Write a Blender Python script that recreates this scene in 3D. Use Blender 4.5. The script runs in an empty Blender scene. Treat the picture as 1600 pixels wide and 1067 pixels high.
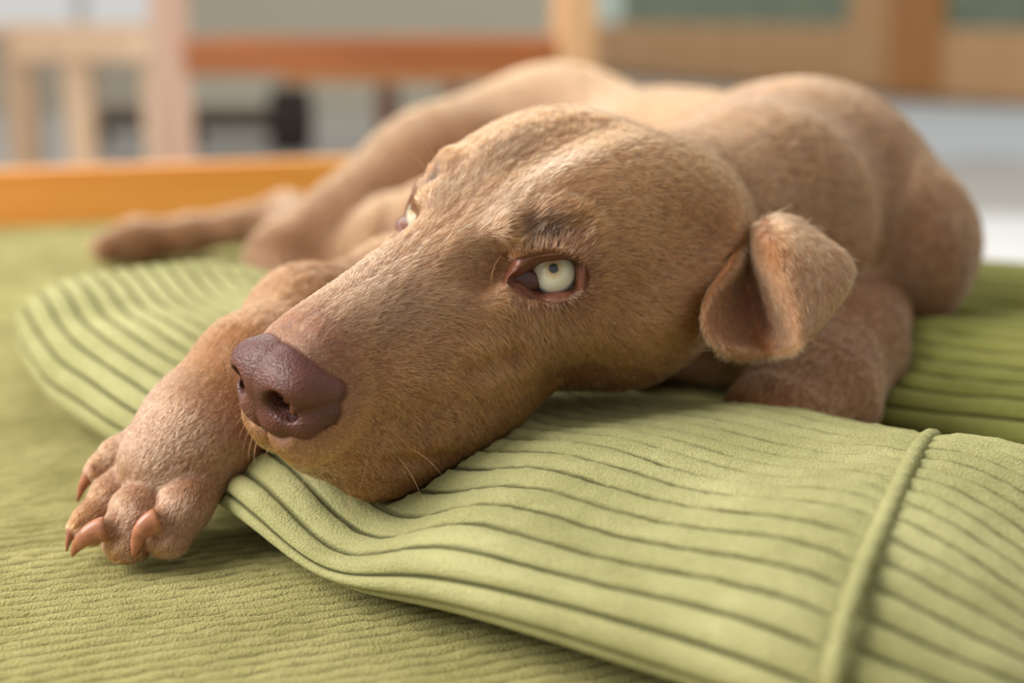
import bpy, bmesh, math, random
import numpy as np
from mathutils import Vector, Matrix, Euler

DEV = 0            # 0 = full detail
rng = np.random.default_rng(7)
random.seed(7)
S = bpy.context.scene
C = S.collection

# ------------------------------------------------------------------ camera
PIT, CAMH, FPX = math.radians(13.0), 0.218, 1600 * 50.0 / 36.0
cp, sp = math.cos(PIT), math.sin(PIT)
cd = bpy.data.cameras.new('camera')
cam = bpy.data.objects.new('camera', cd)
C.objects.link(cam)
cam.location = (0, 0, CAMH)
cam.rotation_euler = (math.radians(90) - PIT, 0, 0)
cd.lens, cd.sensor_width = 50.0, 36.0
cd.clip_start, cd.clip_end = 0.02, 60
cd.dof.use_dof = True
cd.dof.focus_distance = 0.542
cd.dof.aperture_fstop = 3.9
S.camera = cam

# ------------------------------------------------------------------ light
W = bpy.data.worlds.new('room_light')
S.world = W
W.use_nodes = True
wn = W.node_tree
bg = wn.nodes['Background']
tc = wn.nodes.new('ShaderNodeTexCoord')
sx = wn.nodes.new('ShaderNodeSeparateXYZ')
rmp = wn.nodes.new('ShaderNodeValToRGB')
wn.links.new(tc.outputs['Generated'], sx.inputs[0])
lift = wn.nodes.new('ShaderNodeMath')
lift.operation = 'ADD'
lift.inputs[1].default_value = 0.1
wn.links.new(sx.outputs['Z'], lift.inputs[0])
wn.links.new(lift.outputs[0], rmp.inputs[0])
rmp.color_ramp.elements[0].position = 0.03
rmp.color_ramp.elements[0].color = (0.42, 0.38, 0.33, 1)
rmp.color_ramp.elements[1].position = 0.085
rmp.color_ramp.elements[1].color = (1.0, 0.98, 0.95, 1)
wn.links.new(rmp.outputs[0], bg.inputs[0])
bg.inputs[1].default_value = 0.58


def area(name, loc, target, sx_, sy_, power, col):
    l = bpy.data.lights.new(name, 'AREA')
    l.shape, l.size, l.size_y, l.energy, l.color = 'RECTANGLE', sx_, sy_, power, col
    o = bpy.data.objects.new(name, l)
    C.objects.link(o)
    o.location = loc
    o.rotation_euler = (Vector(target) - Vector(loc)).to_track_quat('-Z', 'Y').to_euler()
    return o


area('window_light', (-1.75, 0.15, 1.45), (0.0, 0.70, 0.05), 1.7, 1.4, 90, (1.0, 0.97, 0.93))
area('back_window_light', (-0.6, 3.6, 2.2), (0.1, 0.9, 0.05), 2.2, 1.2, 64, (1.0, 0.97, 0.94))

S.view_settings.view_transform = 'Standard'
S.view_settings.look = 'None'
S.view_settings.gamma = 1
S.view_settings.exposure = 0.16
S.view_settings.use_curve_mapping = False
S.cycles.use_denoising = True
S.cycles.max_bounces = 8
S.cycles.transparent_max_bounces = 8


# ------------------------------------------------------------------ design helpers: measured points of the place
def P(px, py, d):
    """the point of the room that the photograph shows at (px, py), d metres along the view axis"""
    x = (px - 800.0) / FPX * d
    y = (533.5 - py) / FPX * d
    return np.array([x, d * cp + y * sp, CAMH + y * cp - d * sp])


def Q(px, py, z=0.0):
    """the same, for a point at height z"""
    y = (533.5 - py) / FPX
    d = (z - CAMH) / (y * cp - sp)
    return P(px, py, d)


def lk(o, parent=None):
    if o.name not in C.objects:
        C.objects.link(o)
    if parent is not None:
        o.parent = parent
    return o


def tag(o, label=None, cat=None, group=None, kind=None):
    for k, v in (('label', label), ('category', cat), ('group', group), ('kind', kind)):
        if v:
            o[k] = v
    return o


def mesh_obj(name, verts, faces, mat=None, parent=None, smooth=True):
    me = bpy.data.meshes.new(name)
    verts = np.asarray(verts, dtype=np.float32)
    if isinstance(faces, np.ndarray):
        n, k = faces.shape
        me.vertices.add(len(verts))
        me.vertices.foreach_set('co', verts.ravel())
        me.loops.add(n * k)
        me.loops.foreach_set('vertex_index', faces.ravel().astype(np.int32))
        me.polygons.add(n)
        me.polygons.foreach_set('loop_start', np.arange(0, n * k, k, dtype=np.int32))
        me.update(calc_edges=True)
    else:
        me.from_pydata([tuple(map(float, v)) for v in verts], [], faces)
        me.update()
    me.polygons.foreach_set('use_smooth', [smooth] * len(me.polygons))
    o = bpy.data.objects.new(name, me)
    if mat:
        me.materials.append(mat)
    return lk(o, parent)


def bev_box(name, lo, hi, mat, parent=None, bev=0.006, rotz=0.0, pivot=None, seg=2):
    bm = bmesh.new()
    bmesh.ops.create_cube(bm, size=1)
    lo, hi = Vector(lo), Vector(hi)
    for v in bm.verts:
        v.co = Vector([lo[i] + (v.co[i] + .5) * (hi[i] - lo[i]) for i in range(3)])
    if bev:
        bmesh.ops.bevel(bm, geom=bm.edges[:], offset=bev, segments=seg, profile=.6, affect='EDGES')
    if rotz:
        pv = Vector(pivot) if pivot is not None else (lo + hi) / 2
        bmesh.ops.rotate(bm, verts=bm.verts[:], cent=pv, matrix=Matrix.Rotation(rotz, 3, 'Z'))
    me = bpy.data.meshes.new(name)
    bm.to_mesh(me)
    bm.free()
    me.materials.append(mat)
    o = bpy.data.objects.new(name, me)
    return lk(o, parent)


# ------------------------------------------------------------------ materials
def srgb(r, g, b):
    f = lambda c: (c / 255 / 12.92) if c <= 10 else ((c / 255 + .055) / 1.055) ** 2.4
    return (f(r), f(g), f(b), 1)


def mat_new(name):
    m = bpy.data.materials.new(name)
    m.use_nodes = True
    return m, m.node_tree, m.node_tree.nodes['Principled BSDF']


def noise(nt, scale, detail=3, coord='Object', vec=None, rough=.55):
    n = nt.nodes.new('ShaderNodeTexNoise')
    n.inputs['Scale'].default_value = scale
    n.inputs['Detail'].default_value = detail
    n.inputs['Roughness'].default_value = rough
    if vec is None:
        t = nt.nodes.new('ShaderNodeTexCoord')
        vec = t.outputs[coord]
    nt.links.new(vec, n.inputs['Vector'])
    return n


def ramp(nt, fac, stops):
    r = nt.nodes.new('ShaderNodeValToRGB')
    e = r.color_ramp.elements
    while len(e) < len(stops):
        e.new(.5)
    for i, (p, c) in enumerate(stops):
        e[i].position, e[i].color = p, c
    nt.links.new(fac, r.inputs[0])
    return r


def plain(name, col, rough=.6, var=.12, scale=8, bump=0):
    m, nt, b = mat_new(name)
    n = noise(nt, scale)
    c0 = tuple(x * (1 - var) for x in col[:3]) + (1,)
    c1 = tuple(min(1, x * (1 + var)) for x in col[:3]) + (1,)
    r = ramp(nt, n.outputs['Fac'], [(.3, c0), (.7, c1)])
    nt.links.new(r.outputs[0], b.inputs['Base Color'])
    b.inputs['Roughness'].default_value = rough
    if bump:
        bp = nt.nodes.new('ShaderNodeBump')
        bp.inputs['Strength'].default_value = bump
        bp.inputs['Distance'].default_value = .002
        nt.links.new(n.outputs['Fac'], bp.inputs['Height'])
        nt.links.new(bp.outputs[0], b.inputs['Normal'])
    return m


def wood(name, c0, c1, axis=0, rough=.45):
    m, nt, b = mat_new(name)
    t = nt.nodes.new('ShaderNodeTexCoord')
    mp = nt.nodes.new('ShaderNodeMapping')
    sc = [9, 9, 9]
    sc[axis] = .8
    mp.inputs['Scale'].default_value = sc
    nt.links.new(t.outputs['Object'], mp.inputs[0])
    n = noise(nt, 2.2, 6, vec=mp.outputs[0])
    r = ramp(nt, n.outputs['Fac'], [(.32, c0), (.68, c1)])
    nt.links.new(r.outputs[0], b.inputs['Base Color'])
    b.inputs['Roughness'].default_value = rough
    return m


def fabric(name, lo, hi, fine=900, bstr=.5, bdist=.0012):
    m, nt, b = mat_new(name)
    big = noise(nt, 22, 4)
    fin = noise(nt, fine, 3, rough=.6)
    mix = nt.nodes.new('ShaderNodeMath')
    mix.operation = 'MULTIPLY_ADD'
    nt.links.new(fin.outputs['Fac'], mix.inputs[0])
    mix.inputs[1].default_value = .45
    sc = nt.nodes.new('ShaderNodeMath')
    sc.operation = 'MULTIPLY'
    nt.links.new(big.outputs['Fac'], sc.inputs[0])
    sc.inputs[1].default_value = .55
    nt.links.new(sc.outputs[0], mix.inputs[2])
    r = ramp(nt, mix.outputs[0], [(.33, lo), (.66, hi)])
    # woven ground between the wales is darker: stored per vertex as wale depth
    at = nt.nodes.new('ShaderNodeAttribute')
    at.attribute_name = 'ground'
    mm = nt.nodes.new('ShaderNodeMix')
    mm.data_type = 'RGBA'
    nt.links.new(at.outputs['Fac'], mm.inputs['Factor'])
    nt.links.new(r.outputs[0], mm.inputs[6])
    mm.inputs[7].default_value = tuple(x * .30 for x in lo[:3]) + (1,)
    nt.links.new(mm.outputs[2], b.inputs['Base Color'])
    b.inputs['Roughness'].default_value = .95
    b.inputs['Specular IOR Level'].default_value = .1
    b.inputs['Sheen Weight'].default_value = .35
    b.inputs['Sheen Roughness'].default_value = .4
    b.inputs['Sheen Tint'].default_value = srgb(225, 225, 160)
    bp = nt.nodes.new('ShaderNodeBump')
    bp.inputs['Strength'].default_value = bstr
    bp.inputs['Distance'].default_value = bdist
    nt.links.new(fin.outputs['Fac'], bp.inputs['Height'])
    nt.links.new(bp.outputs[0], b.inputs['Normal'])
    return m


M = {}
M['orange_wood'] = wood('orange_wood', srgb(206, 132, 50), srgb(226, 158, 76))
M['red_wood'] = wood('red_wood', srgb(138, 74, 24), srgb(168, 98, 42))
M['pale_wood'] = wood('pale_wood', srgb(205, 172, 138), srgb(226, 196, 164), 2)
M['pink_wood'] = wood('pink_wood', srgb(190, 152, 130), srgb(214, 182, 160), 2)
M['dark_wood'] = wood('dark_wood', srgb(120, 80, 62), srgb(142, 98, 76), 2)
M['door_wood'] = wood('door_wood', srgb(206, 156, 104), srgb(230, 186, 138), 2)
M['door_edge'] = wood('door_edge', srgb(178, 118, 58), srgb(200, 142, 80), 2)
M['floor'] = plain('floor_stone', srgb(196, 192, 184), .5, .06, 1.2)
M['rug'] = plain('white_rug', srgb(236, 236, 234), .9, .03, 40)
M['wall'] = plain('plaster', srgb(206, 200, 182), .9, .03, 2)
M['white'] = plain('white_paint', srgb(222, 222, 216), .7, .03, 2)
M['grey'] = plain('grey_shelf', srgb(128, 112, 96), .7, .08, 5)
M['floor_light'] = plain('pale_blue_floor_light', srgb(214, 220, 224), .9, .03, 30)  # daylight lying on the far floor, put into a colour
M['wall2'] = plain('plaster_grey', srgb(200, 190, 172), .9, .05, 2)
M['hedge'] = plain('hedge_leaves', srgb(136, 146, 112), .8, .35, 3)
M['glass'] = bpy.data.materials.new('door_glass')
M['glass'].use_nodes = True
_n = M['glass'].node_tree
_n.nodes.clear()
_o = _n.nodes.new('ShaderNodeOutputMaterial'); _m = _n.nodes.new('ShaderNodeMixShader'); _t = _n.nodes.new('ShaderNodeBsdfTransparent'); _g = _n.nodes.new('ShaderNodeBsdfGlossy')
_t.inputs[0].default_value = (.82, .88, .82, 1); _g.inputs['Roughness'].default_value = .02
_m.inputs[0].default_value = .10
_n.links.new(_t.outputs[0], _m.inputs[1]); _n.links.new(_g.outputs[0], _m.inputs[2]); _n.links.new(_m.outputs[0], _o.inputs[0])
M['black'] = plain('dark_basket', srgb(52, 42, 34), .7, .2, 30)
M['mat'] = fabric('green_corduroy_fine', srgb(138, 131, 76), srgb(186, 177, 118), 950, .9, .0025)
M['cush'] = fabric('green_corduroy_wide', srgb(137, 134, 86), srgb(183, 179, 128), 1000, .8, .002)
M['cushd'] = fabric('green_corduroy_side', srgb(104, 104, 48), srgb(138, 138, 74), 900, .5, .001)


# ------------------------------------------------------------------ the room
FZ = -0.37


def struct(o, name=None):
    if name:
        o.name = name
    o['kind'] = 'structure'
    return o


struct(bev_box('floor', (-8, -2.5, FZ - .1), (9, 16, FZ), M['floor'], bev=0))
# ------------------------------------------------------------------ implicit shapes
f32 = np.float32


def smin(a, b, k):
    h = np.clip(.5 + .5 * (b - a) / k, 0, 1)
    return b + (a - b) * h - k * h * (1 - h)


def smax(a, b, k):
    return -smin(-a, -b, k)


def rcone(p, a, b, ra, rb):
    a, b = np.asarray(a, f32), np.asarray(b, f32)
    ab = b - a
    t = np.clip(((p - a) @ ab) / (ab @ ab), 0, 1)
    q = p - a - t[:, None] * ab
    return np.sqrt((q * q).sum(1)) - (ra + t * (rb - ra))


def ellip(p, c, r, R=None):
    q = p - np.asarray(c, f32)
    if R is not None:
        q = q @ np.asarray(R, f32)
    r = np.asarray(r, f32)
    k0 = np.sqrt(((q / r) ** 2).sum(1))
    k1 = np.sqrt(((q / (r * r)) ** 2).sum(1)) + 1e-9
    return k0 * (k0 - 1) / k1


def sph(p, c, r):
    q = p - np.asarray(c, f32)
    return np.sqrt((q * q).sum(1)) - r


def sub_polyline(p, pts, r0, r1=None):
    d = None
    n = len(pts) - 1
    rs = np.linspace(r0, r0 if r1 is None else r1, n + 1)
    for i in range(n):
        e = rcone(p, pts[i], pts[i + 1], rs[i], rs[i + 1])
        d = e if d is None else np.minimum(d, e)
    return d


def surface_nets(fn, lo, hi, h, blk=8, margin=2.2, chunk=400000):
    """mesh of fn = 0 inside the box lo..hi on a grid of step h; only blocks near the surface are sampled"""
    lo, hi = np.asarray(lo, float), np.asarray(hi, float)
    nb = np.ceil((hi - lo) / (h * blk)).astype(int)
    n = nb * blk
    bc = np.stack(np.meshgrid(*[lo[i] + (np.arange(nb[i]) + .5) * blk * h - h / 2 for i in range(3)], indexing='ij'), -1).reshape(-1, 3)
    bd = np.concatenate([fn(bc[i:i + chunk].astype(f32)) for i in range(0, len(bc), chunk)])
    V = np.repeat(np.repeat(np.repeat(bd.reshape(nb), blk, 0), blk, 1), blk, 2).astype(f32)
    act = np.nonzero(np.abs(bd) < blk * h * .87 * margin)[0]
    off = np.stack(np.meshgrid(*[np.arange(blk)] * 3, indexing='ij'), -1).reshape(-1, 3)
    bi = np.stack(np.unravel_index(act, nb), -1)
    per = max(1, chunk // len(off))
    for i in range(0, len(bi), per):
        idx = (bi[i:i + per, None, :] * blk + off[None]).reshape(-1, 3)
        V[idx[:, 0], idx[:, 1], idx[:, 2]] = fn((lo + idx * h).astype(f32))
    ins = V < 0
    m = [slice(0, -1), slice(1, None)]
    cnt = np.zeros([k - 1 for k in n], np.int8)
    for a in (0, 1):
        for b in (0, 1):
            for c in (0, 1):
                cnt += ins[m[a], m[b], m[c]]
    cells = np.nonzero((cnt > 0) & (cnt < 8))
    ci = np.stack(cells, -1)
    vid = np.full(cnt.shape, -1, np.int32)
    vid[cells] = np.arange(len(ci))
    corners = {}
    for a in (0, 1):
        for b in (0, 1):
            for c in (0, 1):
                corners[(a, b, c)] = V[ci[:, 0] + a, ci[:, 1] + b, ci[:, 2] + c]
    acc = np.zeros((len(ci), 3)); w = np.zeros(len(ci))
    ks = list(corners)
    for a in ks:
        for ax in range(3):
            if a[ax] == 0:
                b = list(a); b[ax] = 1; b = tuple(b)
                va, vb = corners[a], corners[b]
                cr = (va < 0) != (vb < 0)
                t = np.where(cr, va / np.where(cr, va - vb, 1), 0)
                pt = np.tile(np.array(a, float), (len(ci), 1)); pt[:, ax] += t
                acc += pt * cr[:, None]; w += cr
    verts = lo + (ci + acc / np.maximum(w, 1)[:, None]) * h
    quads = []
    for ax in range(3):
        o1, o2 = (ax + 1) % 3, (ax + 2) % 3
        sl0 = [slice(1, -1)] * 3; sl1 = [slice(1, -1)] * 3
        sl0[ax] = slice(0, -1); sl1[ax] = slice(1, None)
        A, B = ins[tuple(sl0)], ins[tuple(sl1)]
        e = np.stack(np.nonzero(A != B), -1)
        fl = A[tuple(e.T)]
        base = e.copy()
        for k in range(3):
            if k != ax:
                base[:, k] += 1
        def cell(d1, d2):
            q = base.copy(); q[:, o1] -= d1; q[:, o2] -= d2
            return vid[q[:, 0], q[:, 1], q[:, 2]]
        q = np.stack([cell(1, 1), cell(0, 1), cell(0, 0), cell(1, 0)], -1)
        q[~fl] = q[~fl][:, ::-1]
        quads.append(q)
    quads = np.concatenate(quads)
    quads = quads[(quads >= 0).all(1)]
    return verts.astype(f32), quads


def grad(fn, v, e):
    g = np.stack([fn(v + np.eye(3, dtype=f32)[i] * f32(e)) - fn(v - np.eye(3, dtype=f32)[i] * f32(e)) for i in range(3)], 1)
    return g / (2 * e)


def project(fn, v, it=2, e=.0006, cap=.001):
    v = v.astype(f32)
    for _ in range(it):
        g = grad(fn, v, e)
        l2 = np.maximum((g * g).sum(1), .05)
        s = np.clip(fn(v) / l2 * np.sqrt(l2), -cap, cap) / np.sqrt(l2)
        v = v - g * s[:, None]
    return v.astype(f32)


# ------------------------------------------------------------------ the dog's head, in its own frame (x forward, y to its left, z up)
c15, s15 = math.cos(math.radians(15)), math.sin(math.radians(15))
RC = np.array([[1, 0, 0], [0, s15, c15], [0, -c15, s15]])     # undo the first survey's pitch
R15 = np.array([[-0.6763, 0.7296, 0.102], [-0.7326, -0.6515, -0.1972], [-0.0774, -0.208, 0.9751]])
Rcam = RC @ R15
B13 = np.array([[1, 0, 0], [0, sp, -cp], [0, cp, sp]])
RH = (B13 @ Rcam)
RH /= np.linalg.norm(RH, axis=0)
TH = np.array([0, 0, CAMH]) + B13 @ np.array([-0.0039, 0.0432, -0.5932])


def H2W(q):
    return np.asarray(q) @ RH.T + TH


def W2H(p):
    return ((p - TH) @ RH).astype(f32)


HX = np.array([-.13, -.11, -.08, -.05, -.02, 0, .018, .035, .055, .08, .100, .111, .118, .1225])
HT = np.array([.006, .019, .033, .038, .037, .033, .0245, .015, .007, -.0005, -.0065, -.011, -.0165, -.026])
HB = np.array([-.035, -.045, -.060, -.066, -.068, -.068, -.070, -.074, -.078, -.082, -.075, -.0655, -.059, -.053])
HW = np.array([.030, .045, .0575, .061, .057, .051, .045, .039, .0335, .0295, .0265, .0240, .0205, .0150])


def pchip_eval(xs, ys, x):
    # smooth interpolation (Catmull-Rom on a uniform-ish table)
    i = np.clip(np.searchsorted(xs, x) - 1, 0, len(xs) - 2)
    m = np.gradient(ys, xs)
    h = xs[i + 1] - xs[i]
    t = np.clip((x - xs[i]) / h, 0, 1)
    return ((2 * t**3 - 3 * t**2 + 1) * ys[i] + (t**3 - 2 * t**2 + t) * h * m[i] + (-2 * t**3 + 3 * t**2) * ys[i + 1] + (t**3 - t**2) * h * m[i + 1]).astype(f32)


EYE = np.array([.0045, .0330, -.0035])      # centre of the left eyeball
EYR = .0108
# opening of the lids: long axis from the tear corner (front) to the outer corner
en = np.array([.70, .64, .32]); en /= np.linalg.norm(en)
ex = np.array([.676, -.73, -.10]); ex -= en * (ex @ en); ex /= np.linalg.norm(ex)
ez = np.cross(en, ex); ez *= np.sign(ez[2])
EYROT = np.stack([ex, en, ez], 1)


def head_sdf(q, sockets=True, nosecut=True, cut=True):
    x = q[:, 0]
    ay = np.abs(q[:, 1])
    z = q[:, 2]
    m = np.stack([x, ay, z], 1)
    xc = np.clip(x, HX[0], HX[-1])
    T, Bt, Wd = pchip_eval(HX, HT, xc), pchip_eval(HX, HB, xc), pchip_eval(HX, HW, xc)
    zc, hh = (T + Bt) / 2, (T - Bt) / 2
    # muzzle: boxy with a flat bridge, wider flews below; skull: rounder
    mz = np.clip((x - .01) / .05, 0, 1)
    v = np.clip((z - zc) / hh, -1, 1)
    wid = Wd * (1 - mz * .30 * np.clip(v, 0, 1) ** 1.3) * (1 - (1 - mz) * .20 * np.clip(-v, 0, 1) ** 2)
    n = (2.25 + .75 * mz)
    k = ((ay / wid) ** n + np.abs((z - zc) / hh) ** n) ** (1 / n)
    d = (k - 1) * np.minimum(wid, hh) * .9
    dx = x - xc
    d = np.where(np.abs(dx) > 0, np.sqrt(np.maximum(d, 0) ** 2 + dx * dx), d)
    d = np.maximum(d, -.03)
    # skull dome either side of the furrow
    d = smin(d, ellip(m, (-.045, .018, .002), (.058, .0355, .034)), .014)
    d = smin(d, ellip(m, (-.070, .028, -.008), (.05, .036, .038)), .018)
    # brow ridge over the eye
    d = smin(d, rcone(m, (.020, .0215, .0115), (.002, .0330, .0145), .0075, .0085), .010)
    d = smin(d, rcone(m, (.002, .0330, .0145), (-.022, .043, .0055), .0085, .006), .012)
    # cheek bone arch behind / below the eye, jaw muscle
    d = smin(d, rcone(m, (.014, .032, -.027), (-.030, .050, -.022), .0085, .010), .014)
    d = smin(d, rcone(m, (-.030, .050, -.022), (-.072, .055, -.014), .010, .012), .016)
    d = smin(d, ellip(m, (-.055, .040, -.034), (.040, .024, .032)), .018)
    # upper jaw under the eye, flews
    d = smin(d, rcone(m, (.030, .026, -.032), (.075, .020, -.034), .012, .011), .012)
    d = smin(d, ellip(m, (.068, .0200, -.065), (.032, .0140, .0230)), .010)
    d = smin(d, ellip(m, (.101, .0105, -.053), (.018, .0125, .0150)), .008)
    d = smin(d, ellip(m, (.036, .0250, -.056), (.040, .0140, .0190)), .012)
    # throat / back of the jaw
    d = smin(d, ellip(m, (-.06, .012, -.045), (.055, .032, .026)), .02)
    # hollows: median furrow, stop, temple, under the eye, cheek crease, lip crease
    d = smax(d, -rcone(m, (.030, 0, .0375), (-.055, 0, .0535), .0125, .010), .016)
    d = smax(d, -ellip(m, (.034, .0235, .003), (.012, .004, .008)), .012)
    d = smax(d, -ellip(m, (-.046, .068, .018), (.022, .010, .014)), .016)
    d = smax(d, -rcone(m, (.0185, .0325, .0203), (.0070, .0440, .0205), .0050, .0054), .010)
    if sockets:
        e = EYE
        d = smin(d, sph(m, e, .0150), .006)          # lids bulge over the ball
        if cut:
            d = smax(d, -ellip(m, e + en * .0125 + ex * .0036, (.0170, .0105, .0093), EYROT), .002)
            d = smax(d, -sph(m, e, .0116), .0015)
    # fold of the lip, crease under the cheek
    d = smax(d, -rcone(m, (.090, .0345, -.0600), (.056, .0415, -.0670), .0022, .0024), .005)
    d = smax(d, -rcone(m, (.056, .0395, -.0290), (.036, .0435, -.0275), .0024, .0028), .008)
    # the hollow of the ear
    d = smax(d, -ellip(m, (-.0745, .0730, -.0125), (.0120, .0120, .0160)), .004)
    if nosecut:
        d = smax(d, -rcone(m, (.1188, .0060, -.0398), (.1125, .0182, -.0368), .0075, .0058), .0015)
        d = smax(d, -rcone(m, (.124, 0, -.040), (.119, 0, -.066), .0014, .001), .003)
    return d.astype(f32)


# ------------------------------------------------------------------ body bones: (a, b, ra, rb, k) in room coordinates; fur flows a -> b
def HP(x, y, z):
    return H2W(np.array([x, y, z], float))


BONES = [
    # neck, chest, shoulders
    (HP(-.07, 0, -.016), P(1180, 350, .80), .042, .060, .03),
    (P(1180, 350, .80), P(1238, 347, .90), .060, .077, .03),
    (P(1238, 347, .90), P(1060, 345, 1.04), .077, .080, .05),
    (P(1060, 340, 1.04), P(870, 282, 1.20), .082, .088, .05),
    (P(1285, 305, .90), P(1400, 380, .86), .050, .042, .03),
    (P(1405, 385, .86), P(1400, 420, .83), .043, .040, .02),
    (P(1000, 420, .88), P(1150, 440, .84), .070, .062, .04),
    # near foreleg, folded
    (P(1352, 500, .775), P(1318, 545, .73), .024, .030, .012),
    (P(1318, 545, .73), P(1262, 625, .675), .0285, .0315, .012),
    (P(1262, 625, .675), P(1215, 665, .645), .030, .026, .012),
    # rump, thigh, knee
    (P(870, 282, 1.20), P(700, 326, 1.17), .086, .076, .04),
    (P(700, 326, 1.17), P(575, 375, 1.13), .074, .050, .04),
    (P(575, 375, 1.13), P(462, 410, 1.10), .048, .034, .03),
    (P(455, 425, 1.10), P(470, 455, 1.08), .032, .026, .02),
    (P(860, 400, 1.0), P(640, 420, 1.02), .09, .055, .05),
    # hind cannon and foot
    (P(470, 380, 1.16), P(445, 335, 1.27), .026, .018, .02),
    (P(450, 340, 1.28), P(300, 367, 1.28), .0195, .0150, .015),
    (P(300, 367, 1.28), P(215, 379, 1.27), .0165, .0185, .012),
    (P(215, 379, 1.27), P(168, 388, 1.255), .0195, .0140, .012),
    # far foreleg over the bolster
    (P(900, 430, .86), P(640, 480, .76), .060, .036, .03),
    (P(640, 480, .76), P(478, 505, .665), .034, .0245, .02),
    (P(478, 505, .665), P(395, 585, .615), .0245, .0232, .015),
    (P(395, 585, .615), P(318, 668, .595), .0232, .0235, .015),
    (P(318, 668, .595), P(262, 722, .590), .0225, .0200, .012),
]
TOES = [
    [P(225, 690, .607), P(186, 714, .607), P(158, 738, .603), .0085, .0080, .0062],
    [P(238, 722, .600), P(178, 775, .592), P(142, 822, .583), .0100, .0090, .0078],
    [P(262, 745, .590), P(218, 800, .576), P(200, 846, .572), .0118, .0112, .0098],
    [P(318, 735, .588), P(288, 788, .577), P(262, 838, .572), .0120, .0110, .0092],
]


SHEATH = [(P(160, 728, .603), P(147, 738, .599)), (P(140, 806, .583), P(124, 820, .578)), (P(186, 816, .570), P(160, 829, .563)), (P(262, 804, .570), P(243, 816, .563))]


def toes_sdf(p):
    d = None
    for a, b, c, r0, r1, r2 in TOES:
        t = smin(rcone(p, a, b, r0, r1), rcone(p, b, c, r1, r2), .003)
        d = t if d is None else smin(d, t, .0012)
    for a, b in SHEATH:
        d = smin(d, rcone(p, a, b, .0052, .0036), .003)
    return d


HEAD_C = HP(.0, 0, -.01)


def dog_sdf(p):
    p = p.astype(f32)
    d = None
    for a, b, ra, rb, k in BONES:
        e = rcone(p, a, b, ra, rb)
        d = e if d is None else smin(d, e, k)
    # legs stay apart from each other where they cross the trunk: small blends only
    near = np.abs(p - P(230, 760, .585).astype(f32)).max(1) < .09
    if near.any():
        d[near] = smin(d[near], toes_sdf(p[near]), .003)
    dc = np.sqrt(((p - HEAD_C) ** 2).sum(1))
    near = dc < .215
    hd = np.full(len(p), 1, f32)
    if near.any():
        hd[near] = head_sdf(W2H(p[near]))
    far = ~near
    hd[far] = dc[far] - .16
    q = W2H(p)
    k = np.clip(.004 + (-.03 - q[:, 0]) * .3, .002, .016)
    d = smin(d, hd, k)
    return smax(d, -(p[:, 2] - .0005), .006).astype(f32)      # the belly lies flat on the mattress


def build_dog_mesh():
    h = .0045 if DEV else .0026
    pts = np.array([b[i] for b in BONES for i in (0, 1)])
    lo = pts.min(0) - .10
    hi = pts.max(0) + .10
    lo[1] = min(lo[1], HP(.16, 0, 0)[1] - .03)
    lo[2] = -.02
    v, f = surface_nets(dog_sdf, lo, hi, h)
    v = project(dog_sdf, v, 2, .0008, .0015)
    # drop stray inner shells: keep the largest connected piece
    par = np.arange(len(v))
    e = np.concatenate([f[:, [0, 1]], f[:, [1, 2]], f[:, [2, 3]], f[:, [3, 0]]])
    lab = np.arange(len(v))
    for _ in range(400):
        old = lab.copy()
        np.minimum.at(lab, e[:, 0], lab[e[:, 1]])
        np.minimum.at(lab, e[:, 1], lab[e[:, 0]])
        lab = lab[lab]
        if (lab == old).all():
            break
    big = np.bincount(lab).argmax()
    keep = lab == big
    idx = np.cumsum(keep) - 1
    f = f[keep[f].all(1)]
    v, f = v[keep], idx[f]
    return v, f


def refine(v, f, sel):
    """split the selected quads in four (their neighbours take the edge points), back to triangles/quads, and press onto the surface"""
    bm = bmesh.new()
    vs = [bm.verts.new(co) for co in v.tolist()]
    for q in f.tolist():
        bm.faces.new([vs[i] for i in q])
    bm.faces.ensure_lookup_table()
    fs = [bm.faces[i] for i in np.nonzero(sel)[0]]
    es = list({e for g in fs for e in g.edges})
    bmesh.ops.subdivide_edges(bm, edges=es, cuts=1, use_grid_fill=True)
    return bm
def to_mesh(name, bm, mat, parent=None):
    me = bpy.data.meshes.new(name)
    bm.to_mesh(me)
    bm.free()
    me.materials.append(mat)
    me.polygons.foreach_set('use_smooth', [True] * len(me.polygons))
    return lk(bpy.data.objects.new(name, me), parent)


M['skin'] = plain('brown_coat', srgb(150, 100, 66), .75, .1, 60)
v, f = build_dog_mesh()
print('dog mesh', len(v), len(f))
hq = W2H(v)
inh = (np.abs(hq[:, 0] - .0) < .15) & (hq[:, 1] > -.05) & (hq[:, 0] > -.1) & (np.abs(hq[:, 2]) < .1)
toe = np.abs(v - P(230, 760, .585)).max(1) < .07
sel = (inh | toe)[f].all(1)
if DEV:
    dog = mesh_obj('dog', v, f, M['skin'])
else:
    bm = refine(v, f, sel)
    dog = to_mesh('dog', bm, M['skin'])
    me = dog.data
    co = np.empty(len(me.vertices) * 3, f32)
    me.vertices.foreach_get('co', co)
    co = project(dog_sdf, co.reshape(-1, 3), 3, .0004, .0008)
    me.vertices.foreach_set('co', co.ravel())
    me.update()
tag(dog, 'short-haired brown hunting dog lying with its chin on the green bolster, pale eyes looking up', 'dog')


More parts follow.
